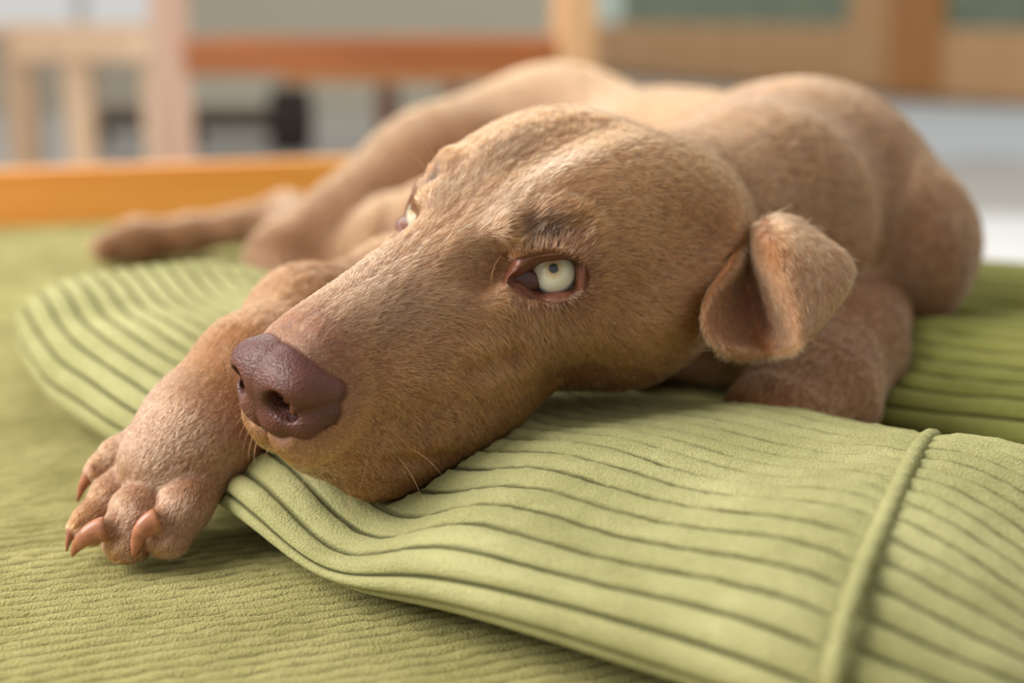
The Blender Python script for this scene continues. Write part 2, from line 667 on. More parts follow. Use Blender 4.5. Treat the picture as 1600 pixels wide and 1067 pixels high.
# ------------------------------------------------------------------ nose leather (head frame)
def nose_base(q):
    m = np.stack([q[:, 0], np.abs(q[:, 1]), q[:, 2]], 1)
    d = ellip(m, (.1135, 0, -.0295), (.0148, .0160, .0145))
    d = smin(d, ellip(m, (.1150, .0068, -.0270), (.0128, .0105, .0105)), .008)
    d = smin(d, rcone(m, (.1195, .0130, -.0265), (.1080, .0180, -.0290), .0078, .0062), .005)
    d = smin(d, ellip(m, (.1170, .0020, -.0415), (.0100, .0095, .0090)), .005)
    d = smin(d, rcone(m, (.1190, .0070, -.0405), (.1155, .0142, -.0400), .0084, .0076), .003)
    d = smin(d, rcone(m, (.1155, .0142, -.0400), (.1105, .0196, -.0360), .0076, .0056), .002)
    return d


def nose_sdf(q):
    d = nose_base(q)
    m = np.stack([q[:, 0], np.abs(q[:, 1]), q[:, 2]], 1)
    d = smax(d, -sub_polyline(m, NOSTRIL, .0066, .0046), .0020)
    d = smax(d, -sub_polyline(m, SLIT, .0026, .0014), .0022)
    d = smax(d, -sub_polyline(m, SEPTUM, .0002, .0009), .0012)
    return d.astype(f32)
M['nose'], nt, b = mat_new('nose_leather')
n1 = noise(nt, 60, 2)
r1 = ramp(nt, n1.outputs['Fac'], [(.3, srgb(70, 34, 27)), (.7, srgb(98, 52, 41))])
nt.links.new(r1.outputs[0], b.inputs['Base Color'])
b.inputs['Roughness'].default_value = .48
b.inputs['Specular IOR Level'].default_value = .55
vo = nt.nodes.new('ShaderNodeTexVoronoi')
vo.inputs['Scale'].default_value = 1250
vo.feature = 'SMOOTH_F1'
tcn = nt.nodes.new('ShaderNodeTexCoord')
nt.links.new(tcn.outputs['Object'], vo.inputs['Vector'])
bp = nt.nodes.new('ShaderNodeBump')
bp.inputs['Strength'].default_value = .9
bp.inputs['Distance'].default_value = .0005
bp.invert = True
nt.links.new(vo.outputs['Distance'], bp.inputs['Height'])
nt.links.new(bp.outputs[0], b.inputs['Normal'])

NOSTRIL = [(.1320, .0122, -.0325), (.1255, .0114, -.0318), (.1140, .0090, -.0280)]
SLIT = [(.1262, .0128, -.0345), (.1225, .0140, -.0368), (.1200, .0158, -.0372)]
SEPTUM = [(.1275, 0, -.0105), (.1325, 0, -.0200), (.1320, 0, -.0300), (.1290, 0, -.0405), (.1230, 0, -.0520)]
SEPTUM = [np.array(a) for a in SEPTUM]
nv, nf = surface_nets(nose_sdf, (.085, -.036, -.062), (.140, .036, .004), .0012 if DEV else .00055)
nv = project(nose_sdf, nv, 2, .0002, .0003)
nose = mesh_obj('nose', H2W(nv), nf, M['nose'], dog)
nose['label'] = 'moist pinkish brown nose'


# ------------------------------------------------------------------ eyes
def uvsphere(r, nu=48, nv_=32, vmax=math.pi):
    """sphere round the z axis, from the pole (z = r) to the angle vmax"""
    V, F = [(0, 0, r)], []
    for j in range(1, nv_ + 1):
        a = vmax * j / nv_
        for i in range(nu):
            t = 2 * math.pi * i / nu
            V.append((r * math.sin(a) * math.cos(t), r * math.sin(a) * math.sin(t), r * math.cos(a)))
    for i in range(nu):
        F.append((0, 1 + i, 1 + (i + 1) % nu))
    for j in range(nv_ - 1):
        for i in range(nu):
            a, c = 1 + j * nu + i, 1 + j * nu + (i + 1) % nu
            F.append((a, a + nu, c + nu, c))
    return np.array(V), F


M['sclera'], nt, b = mat_new('sclera')
n1 = noise(nt, 400, 3)
r1 = ramp(nt, n1.outputs['Fac'], [(.3, srgb(212, 178, 160)), (.7, srgb(226, 200, 184))])
nt.links.new(r1.outputs[0], b.inputs['Base Color'])
b.inputs['Roughness'].default_value = .15
M['iris'], nt, b = mat_new('iris')
tcn = nt.nodes.new('ShaderNodeTexCoord')
nrm = nt.nodes.new('ShaderNodeVectorMath'); nrm.operation = 'NORMALIZE'
nt.links.new(tcn.outputs['Object'], nrm.inputs[0])
sep = nt.nodes.new('ShaderNodeSeparateXYZ')
nt.links.new(nrm.outputs[0], sep.inputs[0])
ac = nt.nodes.new('ShaderNodeMath'); ac.operation = 'ARCCOSINE'
nt.links.new(sep.outputs['Z'], ac.inputs[0])
at2 = nt.nodes.new('ShaderNodeMath'); at2.operation = 'ARCTAN2'
nt.links.new(sep.outputs['X'], at2.inputs[0]); nt.links.new(sep.outputs['Y'], at2.inputs[1])
cmb = nt.nodes.new('ShaderNodeCombineXYZ')
ml = nt.nodes.new('ShaderNodeMath'); ml.operation = 'MULTIPLY'; ml.inputs[1].default_value = .8
nt.links.new(ac.outputs[0], ml.inputs[0])
nt.links.new(at2.outputs[0], cmb.inputs[0]); nt.links.new(ml.outputs[0], cmb.inputs[1])
fn_ = noise(nt, 9, 4, vec=cmb.outputs[0])
ad = nt.nodes.new('ShaderNodeMath'); ad.operation = 'MULTIPLY_ADD'
nt.links.new(fn_.outputs['Fac'], ad.inputs[0]); ad.inputs[1].default_value = .10; nt.links.new(ac.outputs[0], ad.inputs[2])
r1 = ramp(nt, ad.outputs[0], [(.10, srgb(10, 10, 14)), (.24, srgb(20, 22, 30)), (.29, srgb(168, 140, 92)), (.60, srgb(206, 200, 176)), (.86, srgb(206, 202, 182))])
mr = nt.nodes.new('ShaderNodeMapRange')
mr.inputs['From Max'].default_value = 1.0
r1.color_ramp.interpolation = 'LINEAR'
# outer zone: pale, then a blue-green limbus
r2 = ramp(nt, ac.outputs[0], [(.0, (0, 0, 0, 1)), (.70, (0, 0, 0, 1)), (.88, (1, 1, 1, 1))])
sc2 = nt.nodes.new('ShaderNodeMath'); sc2.operation = 'MULTIPLY'; sc2.inputs[1].default_value = .70
nt.links.new(ac.outputs[0], sc2.inputs[0]); nt.links.new(sc2.outputs[0], r2.inputs[0])
mx = nt.nodes.new('ShaderNodeMix'); mx.data_type = 'RGBA'
nt.links.new(r2.outputs[0], mx.inputs['Factor']); nt.links.new(r1.outputs[0], mx.inputs[6])
mx.inputs[7].default_value = srgb(52, 84, 96)
nt.links.new(mx.outputs[2], b.inputs['Base Color'])
b.inputs['Roughness'].default_value = .5
b.inputs['Specular IOR Level'].default_value = .3
b.inputs['Coat Weight'].default_value = 1
b.inputs['Coat Roughness'].default_value = .02
M['lid'] = plain('eyelid_skin', srgb(112, 66, 46), .45, .15, 500, .3)
M['caruncle'] = plain('tear_corner_skin', srgb(74, 38, 29), .3, .15, 500, .2)

GAZE = np.array([.650, .475, .600]); GAZE /= np.linalg.norm(GAZE)


def make_eye(s):
    c = EYE * [1, s, 1]
    if s < 0:
        c = c + np.array([.0014, -.0030, .0010])
    X, N, Z = ex * [1, s, 1], en * [1, s, 1], ez * [1, s, 1]
    V, F = uvsphere(.0100)
    eye = mesh_obj('eye', V, F, M['sclera'], dog)
    g = Vector((RH @ GAZE).tolist()) if s > 0 else Vector((RH @ (GAZE * [1, 1, 1])).tolist())
    if s < 0:
        g = Vector((RH @ np.array([.72, -.25, .55])).tolist())
    eye.matrix_world = Matrix.Translation(Vector(H2W(c).tolist())) @ g.to_track_quat('Z', 'Y').to_matrix().to_4x4()
    eye['label'] = 'pale blue-grey eye looking up' if s > 0 else 'far eye, seen edge on'
    V, F = uvsphere(.0094, 64, 40, math.radians(86))
    ir = mesh_obj('iris', V + [0, 0, 0], F, M['iris'], eye)
    ir.location = (0, 0, .0022)
    # lids: a ring of skin lofted from the ball outwards, its rim lying on the skin of the face
    nth = 72
    t = np.linspace(0, 2 * math.pi, nth, endpoint=False)
    cx, sn = np.cos(t), np.sin(t)

    def loop(extra, narrow=1.0):
        x = (.0134 + .0010 * np.maximum(cx, 0) + extra) * cx + .0036
        bb = np.where(sn > 0, .0083, .0080) + extra * 1.05
        pw = .12 + .8 * np.maximum(cx, 0) ** 1.3
        z = bb * np.sign(sn) * np.abs(sn) ** pw - .0006 - .0014 * cx
        z *= 1 - narrow * .72 * np.clip((cx - .15) / .6, 0, 1) ** 1.3
        return x, z

    def height(x, z):
        """how high the skin stands over the plane of the lids"""
        h = np.full(len(x), .022)
        for _ in range(60):
            q = EYE + ex * x[:, None] + en * h[:, None] + ez * z[:, None]
            dd = head_sdf(q.astype(f32), True, True, False)
            h -= np.clip(dd * .7, -.002, .002)
        return h
    x0, z0 = loop(0)
    h0 = height(x0, z0)
    ball = np.sqrt(np.maximum(.0119 ** 2 - np.minimum(x0 ** 2 + z0 ** 2, .0105 ** 2), 0))
    rim = np.maximum(np.minimum(h0, ball + .0034 + (.004 if s > 0 else -.0015) * np.maximum(cx, 0)), ball + .0012)
    L = []
    for extra, dh in ((-.0030, -.0050), (-.0016, -.0028), (-.0005, -.0008), (.0003, .0001), (.0012, .0003)):
        x, z = loop(extra)
        L.append(H2W(c + X * x[:, None] + N * (rim + dh)[:, None] + Z * z[:, None]))
    for extra, dh, nar in ((.0009, .0000, .55), (.0017, .0000, .15), (.0030, -.0014, .0)):
        x, z = loop(extra, nar)
        hh = height(x, z)
        hh = np.minimum(hh, rim + (.004 if s > 0 else .0012)) if extra < .002 or s < 0 else hh
        L.append(H2W(c + X * x[:, None] + N * (hh + dh)[:, None] + Z * z[:, None]))
    V = np.array(L).reshape(-1, 3)
    F = []
    for j in range(len(L) - 1):
        for i in range(nth):
            a, b_ = j * nth + i, j * nth + (i + 1) % nth
            F.append((a, b_, b_ + nth, a + nth) if s > 0 else (a, a + nth, b_ + nth, b_))
    lid = mesh_obj('eyelid', V, F, M['lid'], dog)
    sub = lid.modifiers.new('sub', 'SUBSURF'); sub.levels = sub.render_levels = 1
    V, F = uvsphere(1, 24, 16)
    V = V * [.0070, .0020, .0050]
    car = mesh_obj('tear_corner', H2W(c + V[:, :1] * X + V[:, 1:2] * N + V[:, 2:] * Z + X * .0126 + N * (float(rim[0]) - (.0052 if s > 0 else .0080)) - Z * .0018), F, M['caruncle'], dog)
    return eye


make_eye(1)
make_eye(-1)

# ------------------------------------------------------------------ claws
M['claw'] = plain('claw_horn', srgb(160, 104, 74), .32, .25, 260)


def loft_tube(path, radii, n=12, flat=1.0, side=None):
    path = [np.array(p, float) for p in path]
    V, F = [], []
    for i, p in enumerate(path):
        t = path[min(i + 1, len(path) - 1)] - path[max(i - 1, 0)]
        t /= np.linalg.norm(t)
        s0 = np.cross(t, [0, 0, 1] if side is None else side)
        s0 /= np.linalg.norm(s0)
        u0 = np.cross(s0, t)
        for k in range(n):
            a = 2 * math.pi * k / n
            V.append(p + radii[i] * (flat * math.cos(a) * s0 + math.sin(a) * u0))
    for i in range(len(path) - 1):
        for k in range(n):
            a, b_ = i * n + k, i * n + (k + 1) % n
            F.append((a, b_, b_ + n, a + n))
    F.append(tuple(range(n))[::-1])
    F.append(tuple((len(path) - 1) * n + k for k in range(n)))
    return np.array(V), F


def bez(a, b, c, n):
    a, b, c = map(np.asarray, (a, b, c))
    return [(1 - t) ** 2 * a + 2 * t * (1 - t) * b + t * t * c for t in np.linspace(0, 1, n)]


CLAWS = [
    (P(150, 733, .5985), P(132, 745, .597), P(121, 784, .597), .0036),
    (P(128, 815, .578), P(108, 825, .577), P(104, 862, .575), .0034),
    (P(166, 826, .562), P(126, 834, .560), P(113, 868, .562), .0052),
    (P(248, 812, .562), P(214, 822, .559), P(209, 870, .561), .0052),
]
for a, b_, c, r in CLAWS:
    pth = bez(a, b_, c, 12)
    rad = [r * (1 - (i / 11) ** 1.6 * .86) for i in range(12)]
    V, F = loft_tube(pth, rad, 14, .72)
    mesh_obj('claw', V, F, M['claw'], dog)

# ------------------------------------------------------------------ the near ear: a folded sheet of skin
EARG = [
    [(1146, 376, .612), (1158, 370, .616), (1170, 358, .618), (1184, 350, .618), (1194, 340, .612), (1222, 337, .622), (1250, 346, .640)],
    [(1146, 408, .597), (1156, 408, .610), (1168, 405, .618), (1180, 392, .614), (1186, 376, .590), (1222, 349, .598), (1262, 358, .622)],
    [(1121, 436, .587), (1140, 440, .605), (1164, 444, .622), (1188, 424, .612), (1194, 405, .577), (1240, 378, .586), (1312, 386, .612)],
    [(1100, 470, .583), (1130, 480, .604), (1172, 486, .622), (1200, 462, .610), (1208, 442, .571), (1254, 418, .582), (1336, 411, .604)],
    [(1096, 502, .581), (1132, 514, .601), (1182, 518, .620), (1212, 498, .606), (1224, 476, .568), (1264, 458, .580), (1324, 446, .598)],
    [(1108, 530, .581), (1142, 540, .597), (1184, 540, .614), (1224, 524, .600), (1240, 506, .567), (1262, 494, .578), (1296, 486, .592)],
    [(1132, 546, .584), (1164, 553, .594), (1192, 550, .606), (1228, 546, .592), (1246, 536, .568), (1256, 528, .576), (1268, 516, .586)],
]
M['ear_skin'] = plain('ear_skin', srgb(160, 108, 72), .75, .1, 60)
V = np.array([P(*q) for r in EARG for q in r])
nr, ncol = len(EARG), len(EARG[0])
F = [(r * ncol + c, (r + 1) * ncol + c, (r + 1) * ncol + c + 1, r * ncol + c + 1) for r in range(nr - 1) for c in range(ncol - 1)]


def make_ear(V, F):
    o = mesh_obj('ear', V, F, M['ear_skin'], dog)
    so = o.modifiers.new('thick', 'SOLIDIFY'); so.thickness = .0035; so.offset = 0
    su = o.modifiers.new('sub', 'SUBSURF'); su.levels = su.render_levels = 3
    return o


ear = make_ear(V, F)
qm = W2H(V).astype(float)      # the far ear hangs close along the head
qm[:, 1] = -(.056 + (qm[:, 1] - .056) * .30)
qm[:, 2] = qm[:, 2] * .8 - .026
far_ear = make_ear(H2W(qm), [f_[::-1] for f_ in F])
ear['label'] = 'soft folded ear flap'


# ------------------------------------------------------------------ soft goods: corduroy with real wales
def vnoise(p, s, seed=0):
    """cheap smooth noise in -1..1 from rotated sines"""
    r = np.random.default_rng(seed)
    out = np.zeros(len(p))
    for k in range(7):
        dvec = r.normal(size=3); dvec /= np.linalg.norm(dvec)
        out += np.sin((p @ dvec) * s * (.6 + .22 * k) * 2 * math.pi + r.uniform(0, 6.28))
    return out / 3.2


def set_attr(o, name, vals):
    a = o.data.attributes.new(name, 'FLOAT', 'POINT')
    a.data.foreach_set('value', np.asarray(vals, f32))


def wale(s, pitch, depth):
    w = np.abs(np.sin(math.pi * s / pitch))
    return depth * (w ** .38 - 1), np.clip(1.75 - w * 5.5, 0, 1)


def press(V, zmin):
    """the dog's weight: cloth that would be inside the dog is pushed down under it"""
    V = V.copy()
    for _ in range(14):
        d = np.empty(len(V))
        for i in range(0, len(V), 60000):
            d[i:i + 60000] = dog_sdf(V[i:i + 60000].astype(f32))
        m = (d < .0008) & (V[:, 2] > zmin)
        if not m.any():
            break
        V[m, 2] = np.maximum(V[m, 2] - np.maximum(.0012 - d[m], .0006) * 1.1, zmin)
    return V


def smooth_path(keys, n):
    """keys: rows of (x, y, W, H); arc-length resampled Catmull-Rom"""
    K = np.array(keys, float)
    K = np.vstack([2 * K[0] - K[1], K, 2 * K[-1] - K[-2]])
    out = []
    for i in range(1, len(K) - 2):
        for t in np.linspace(0, 1, 60, endpoint=False):
            a, b, c, d = K[i - 1:i + 3]
            out.append(.5 * (2 * b + (c - a) * t + (2 * a - 5 * b + 4 * c - d) * t * t + (3 * b - a - 3 * c + d) * t**3))
    out.append(K[-2])
    out = np.array(out)
    L = np.r_[0, np.cumsum(np.linalg.norm(np.diff(out[:, :2], axis=0), axis=1))]
    s = np.linspace(0, L[-1], n)
    return np.stack([np.interp(s, L, out[:, k]) for k in range(4)], 1), s


def bolster(name, keys, mat, z0=0.0015, pitch=.0132, depth=.0050, capL=.08, capR=.09, capH=None, step=.003, around=None, seamat=None, dents=(), off=0.0, lum=.004, seed=3, phase=0):
    Lg = sum(math.hypot(b[0] - a[0], b[1] - a[1]) for a, b in zip(keys, keys[1:]))
    n = int(Lg / (step * (2 if DEV else 1))) + 2
    path, s = smooth_path(keys, n)
    tng = np.gradient(path[:, :2], axis=0)
    tng /= np.linalg.norm(tng, axis=1)[:, None]
    prp = np.stack([-tng[:, 1], tng[:, 0]], 1)
    # the caps need more rows where they turn
    e = np.ones(n)
    l = np.clip(s / capL, 0, 1); r_ = np.clip((s[-1] - s) / capR, 0, 1)
    e = np.minimum(np.sqrt(1 - (1 - l) ** 2.2), np.sqrt(1 - (1 - r_) ** 2.2))
    e = np.maximum(e, .02)
    per = 2 * (path[:, 2].max() * 2 + path[:, 3].max()) * .92
    m = around or int(per / ((.0022 if DEV else .00085)))
    th = np.linspace(0, 2 * math.pi, m, endpoint=False)
    cx, sn = np.cos(th), np.sin(th)
    sx_ = np.sign(cx) * np.abs(cx) ** .80
    sz = np.sign(sn) * np.abs(sn) ** .86
    sz = np.where(sz < 0, sz * .97, sz)
    # arc length of the reference section, measured from the front-bottom (theta = pi)
    wm, hm = np.median(path[:, 2]), np.median(path[:, 3])
    ref = np.stack([sx_ * wm, sz * hm / 2], 1)
    arc = np.r_[0, np.cumsum(np.linalg.norm(np.diff(ref, axis=0), axis=1))]
    # evenly spaced columns along the arc
    tot = arc[-1] + np.linalg.norm(ref[0] - ref[-1])
    tt = np.linspace(0, tot, m, endpoint=False)
    th2 = np.interp(tt, np.r_[arc, tot], np.r_[th, 2 * math.pi])
    cx, sn = np.cos(th2), np.sin(th2)
    sx_ = np.sign(cx) * np.abs(cx) ** .80
    sz = np.sign(sn) * np.abs(sn) ** .86
    eH = e if capH is None else np.maximum(np.minimum(e, np.sqrt(1 - (1 - np.clip((s[-1] - s) / capH, 0, 1)) ** 2.2)), .02)
    W_, H_ = path[:, 2] * (.25 + .75 * e) * np.minimum(1, e * 1.5 + .0), path[:, 3] * (.12 + .88 * eH)
    X = path[:, 0][:, None] + prp[:, 0][:, None] * sx_[None] * W_[:, None]
    Y = path[:, 1][:, None] + prp[:, 1][:, None] * sx_[None] * W_[:, None]
    mid = path[:, 3] / 2 if capH is None else .15 * path[:, 3] + .35 * H_
    Z = z0 + mid[:, None] + sz[None] * (H_[:, None] / 2)
    V = np.stack([X, Y, Z], -1)
    du = np.gradient(V, axis=0)
    dv = np.roll(V, -1, 1) - np.roll(V, 1, 1)
    N = np.cross(dv, du)
    N /= np.linalg.norm(N, axis=2)[..., None] + 1e-12
    cen = V.mean(1, keepdims=True)
    if ((V - cen) * N).sum() < 0:
        N = -N
    arcm = np.broadcast_to(tt[None] + phase, X.shape).copy()
    arcm += .0012 * vnoise(V.reshape(-1, 3), 9, seed).reshape(X.shape)
    dsp, grd = wale(arcm, pitch, depth)
    if seamat is not None:          # beyond the seam the wales are cut and offset by half a wale
        a0, slant = seamat
        sl = (s[:, None] - a0) + slant * sx_[None]
        d2, g2 = wale(arcm + off, pitch, depth)
        dsp = np.where(sl > 0, d2, dsp); grd = np.where(sl > 0, g2, grd)
        pinch = np.exp(-(sl / .0075) ** 2)
        dsp = dsp * (1 - pinch) - .0020 * pinch
        grd = grd * (1 - pinch)
    big = vnoise(V.reshape(-1, 3), 5, seed + 1).reshape(X.shape) * lum
    big += vnoise(V.reshape(-1, 3), 45, seed + 2).reshape(X.shape) * .0003 + vnoise(V.reshape(-1, 3), 230, seed + 5).reshape(X.shape) * .00022 + vnoise(V.reshape(-1, 3), 520, seed + 6).reshape(X.shape) * .00016
    top = np.clip(sn[None] + .3, 0, 1)
    V = V + N * (dsp + big * top)[..., None]
    for (px_, py_, rr, dd) in dents:
        q = (V[..., 0] - px_) ** 2 + (V[..., 1] - py_) ** 2
        V[..., 2] -= dd * np.exp(-q / rr ** 2) * np.clip((V[..., 2] - z0) / .03, 0, 1)
    V = press(V.reshape(-1, 3), z0 + .0005).reshape(V.shape)
    V[..., 2] = np.maximum(V[..., 2], z0 + .0005)
    n_, m_ = X.shape
    idx = np.arange(n_ * m_).reshape(n_, m_)
    F = np.stack([idx[:-1], idx[1:], np.roll(idx, -1, 1)[1:], np.roll(idx, -1, 1)[:-1]], -1).reshape(-1, 4)
    V = V.reshape(-1, 3)
    # close both ends with a fan
    c0, c1 = V[idx[0]].mean(0), V[idx[-1]].mean(0)
    V = np.vstack([V, c0, c1])
    i0, i1 = n_ * m_, n_ * m_ + 1
    f0 = np.stack([idx[0], np.roll(idx[0], -1), np.full(m_, i0), np.full(m_, i0)], -1)
    f1 = np.stack([np.roll(idx[-1], -1), idx[-1], np.full(m_, i1), np.full(m_, i1)], -1)
    tri = [tuple(q[:3]) for q in np.vstack([f0, f1]).tolist()]
    me = bpy.data.meshes.new(name)
    nq, nt_ = len(F), len(tri)
    me.vertices.add(len(V)); me.vertices.foreach_set('co', V.astype(f32).ravel())
    me.loops.add(nq * 4 + nt_ * 3)
    me.loops.foreach_set('vertex_index', np.r_[F.ravel(), np.array(tri).ravel()].astype(np.int32))
    me.polygons.add(nq + nt_)
    me.polygons.foreach_set('loop_start', np.r_[np.arange(0, nq * 4, 4), nq * 4 + np.arange(0, nt_ * 3, 3)].astype(np.int32))
    me.update(calc_edges=True)
    me.validate()
    me.polygons.foreach_set('use_smooth', [True] * len(me.polygons))
    me.materials.append(mat)
    o = lk(bpy.data.objects.new(name, me))
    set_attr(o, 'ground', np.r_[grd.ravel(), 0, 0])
    frames = dict(path=path, s=s, prp=prp, W=W_, H=H_, sx=sx_, sz=sz, z0=z0, hm=path[:, 3])
    return o, frames


NEAR = [(-.242, .925, .088, .062), (-.204, .850, .094, .060), (-.148, .757, .102, .053), (-.058, .663, .114, .045), (.0125, .576, .115, .050),
        (.090, .507, .114, .058), (.150, .457, .112, .065), (.184, .427, .108, .058), (.212, .402, .100, .042)]
_p, _s = smooth_path(NEAR, 800)
SEAM_S = float(_s[np.argmin(np.hypot(_p[:, 0] - .1350, _p[:, 1] - .470))])
near_c, fr = bolster('bolster_cushion', NEAR, M['cush'], seamat=(SEAM_S, .034), off=.005, capL=.06, capR=.09, capH=.22, step=.0025, dents=((-.055, .515, .045, .018),))
tag(near_c, 'long pale green corduroy bolster in front, the dog rests its chin on it', 'cushion', 'green corduroy bolsters')

# the seam: a raised ruffled ridge of the same cloth round the bolster
sm = []
m_ = len(fr['sx'])
for k in range(0, m_, 2 if DEV else 1):
    sa = SEAM_S - .034 * fr['sx'][k]
    i = np.searchsorted(fr['s'], sa)
    i = min(max(i, 1), len(fr['s']) - 1)
    w = (sa - fr['s'][i - 1]) / (fr['s'][i] - fr['s'][i - 1])
    L_ = lambda a: a[i - 1] * (1 - w) + a[i] * w
    c = L_(fr['path']); pr = L_(fr['prp'])
    x, y = c[:2] + pr * fr['sx'][k] * L_(fr['W'])
    z = c[3] / 2 + fr['sz'][k] * L_(fr['H']) / 2
    sm.append((x, y, max(z, .001)))
sm = np.array(sm)
V, F = [], []
tn = np.roll(sm, -1, 0) - np.roll(sm, 1, 0)
tn /= np.linalg.norm(tn, axis=1)[:, None]
ctr = sm.mean(0)
seg = np.r_[0, np.cumsum(np.linalg.norm(np.diff(sm, axis=0), axis=1))]
for i, p in enumerate(sm):
    ax_ = np.array([fr['path'][-1, 0] - fr['path'][-60, 0], fr['path'][-1, 1] - fr['path'][-60, 1], 0]); ax_ /= np.linalg.norm(ax_)
    nn = np.cross(tn[i], ax_); nn /= np.linalg.norm(nn)
    if nn @ (p - ctr) < 0:
        nn = -nn
    b_ = abs(math.sin(math.pi * seg[i] / .0125)) ** .5
    for k in range(10):
        a = 2 * math.pi * k / 10
        V.append(p + ax_ * math.cos(a) * (.0022 + .0012 * b_) + nn * (math.sin(a) * (.0018 + .0012 * b_) - .0004))
n_ = len(sm)
F = [(i * 10 + k, ((i + 1) % n_) * 10 + k, ((i + 1) % n_) * 10 + (k + 1) % 10, i * 10 + (k + 1) % 10) for i in range(n_) for k in range(10)]
sobj = mesh_obj('seam', V, F, M['cush'], near_c)

FARK = [(.185, .815, .10, .040), (.225, .775, .115, .047), (.29, .730, .130, .050), (.39, .705, .140, .052), (.50, .715, .14, .052), (.60, .73, .12, .05)]
side_c, _ = bolster('bolster_cushion', FARK, M['cushd'], seed=11, pitch=.0190, depth=.0050, step=.004, lum=.0055,
                    )
tag(side_c, 'olive green corduroy bolster behind the front one, under the elbow of the dog', 'cushion', 'green corduroy bolsters')
BACKK = [(.20, 1.10, .07, .036), (.30, 1.02, .085, .040), (.40, .96, .09, .040), (.52, .90, .09, .038), (.60, .87, .08, .036)]
back_c, _ = bolster('bolster_cushion', BACKK, M['cushd'], seed=21, pitch=.0190, depth=.0050, step=.005, lum=.004)
tag(back_c, 'olive green corduroy bolster farthest back, behind the shoulder of the dog', 'cushion', 'green corduroy bolsters')

# ------------------------------------------------------------------ the mattress: fine corduroy on a low wooden daybed
wa = math.radians(21)
wd, wp_ = np.array([math.cos(wa), math.sin(wa)]), np.array([-math.sin(wa), math.cos(wa)])
vr = [.05]
while vr[-1] < 1.75:
    vr.append(vr[-1] + (.0009 if vr[-1] < .62 else .0014 if vr[-1] < .95 else .00233) * (2.2 if DEV else 1))
vr = np.array(vr)
us = np.arange(-1.0, .66, .006 if not DEV else .02)
U, Vv = np.meshgrid(us, vr)
X = U * wd[0] + Vv * wp_[0]; Y = U * wd[1] + Vv * wp_[1]
pp = np.stack([X.ravel(), Y.ravel(), 0 * X.ravel()], -1)
ww = Vv.ravel() + .0009 * vnoise(pp, 12, 5)
d1, g1 = wale(ww, .0072, .0030)
Z = d1 + vnoise(pp, 4, 6) * .0012 + vnoise(pp, 60, 8) * .00050 + vnoise(pp, 190, 9) * .00042
# a few deeper furrows behind the paw where two panels meet
for f0 in (.600, .627, .655):
    Z -= .0022 * np.exp(-((ww - f0) / .0022) ** 2)
V = np.stack([X.ravel(), Y.ravel(), Z], -1)
n_, m_ = U.shape
idx = np.arange(n_ * m_).reshape(n_, m_)
F = np.stack([idx[:-1, :-1], idx[:-1, 1:], idx[1:, 1:], idx[1:, :-1]], -1).reshape(-1, 4)
U_R, U_L, V_F, V_B = .645, -1.0, .05, 1.567      # the mattress: a rectangle along the direction of its wales
uu_ = U.ravel(); vv_ = Vv.ravel()
okv = (vv_ < V_B + .002) & (uu_ < U_R)
F = F[okv[F].all(1)]
used = np.unique(F); mp_ = np.full(len(V), -1); mp_[used] = np.arange(len(used))
mat_o = mesh_obj('mattress', V[used], mp_[F], M['mat'])
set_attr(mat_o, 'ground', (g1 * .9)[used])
tag(mat_o, 'flat green mattress covered in fine ribbed corduroy, under the bolsters', 'mattress')


def uv2w(u, v):
    return (u * wd[0] + v * wp_[0], u * wd[1] + v * wp_[1])


# body of the mattress below its ribbed top
bm = bmesh.new()
pl = [uv2w(U_L, V_F), uv2w(U_R, V_F), uv2w(U_R, V_B), uv2w(U_L, V_B)]
vb = [bm.verts.new((x, y, -.0075)) for x, y in pl]; vt = [bm.verts.new((x, y, -.14)) for x, y in pl]
bm.faces.new(vb); bm.faces.new(vt[::-1])
for i in range(4):
    bm.faces.new((vb[i], vt[i], vt[(i + 1) % 4], vb[(i + 1) % 4]))
bmesh.ops.recalc_face_normals(bm, faces=bm.faces[:])
o = to_mesh('mattress_side', bm, M['mat'], mat_o)


# ------------------------------------------------------------------ things across the room
def empty(name, loc, label=None, cat=None, group=None):
    o = bpy.data.objects.new(name, None)
    o.location = loc
    o.empty_display_size = .1
    lk(o)
    return tag(o, label, cat, group)


def keep(o, root):
    """parent without moving"""
    o.parent = root
    o.matrix_parent_inverse = Matrix.Translation(-Vector(root.location))
    return o


def px_box(name, px0, px1, py0, py1, d, depth, mat, root=None, bev=.006, rotz=0.0):
    """a box whose front face shows between the given pixels, d metres away"""
    a, b = P(px0, py1, d), P(px1, py0, d)
    o = bev_box(name, (min(a[0], b[0]), a[1], a[2]), (max(a[0], b[0]), a[1] + depth, b[2]), mat, None, bev, rotz)
    if root is not None:
        keep(o, root)
    return o


# daybed that carries the mattress
db = empty('daybed', (0, 0, FZ), 'low daybed of orange wood with a raised back rail behind the mattress', 'bed')
db.rotation_euler.z = wa


def dbox(name, lo, hi):
    o = bev_box(name, (lo[0], lo[1], lo[2] - FZ), (hi[0], hi[1], hi[2] - FZ), M['orange_wood'], db, .004)
    return o


dbox('back_rail', (U_L - .03, V_B + .003, -.16), (U_R + .03, V_B + .031, .059))
dbox('platform', (U_L, V_F, -.17), (U_R, V_B, -.142))
dbox('side_rail', (U_R + .003, V_F - .02, -.20), (U_R + .029, V_B + .002, -.03))
dbox('side_rail', (U_L - .029, V_F - .02, -.20), (U_L - .003, V_B + .002, -.03))
dbox('front_rail', (U_L - .03, V_F - .047, -.20), (U_R + .03, V_F - .021, -.03))
for x, y in ((U_L + .04, V_F + .04), (U_R - .10, V_F + .04), (U_L + .04, V_B - .10), (U_R - .10, V_B - .10)):
    dbox('leg', (x, y, FZ), (x + .06, y + .06, -.171))

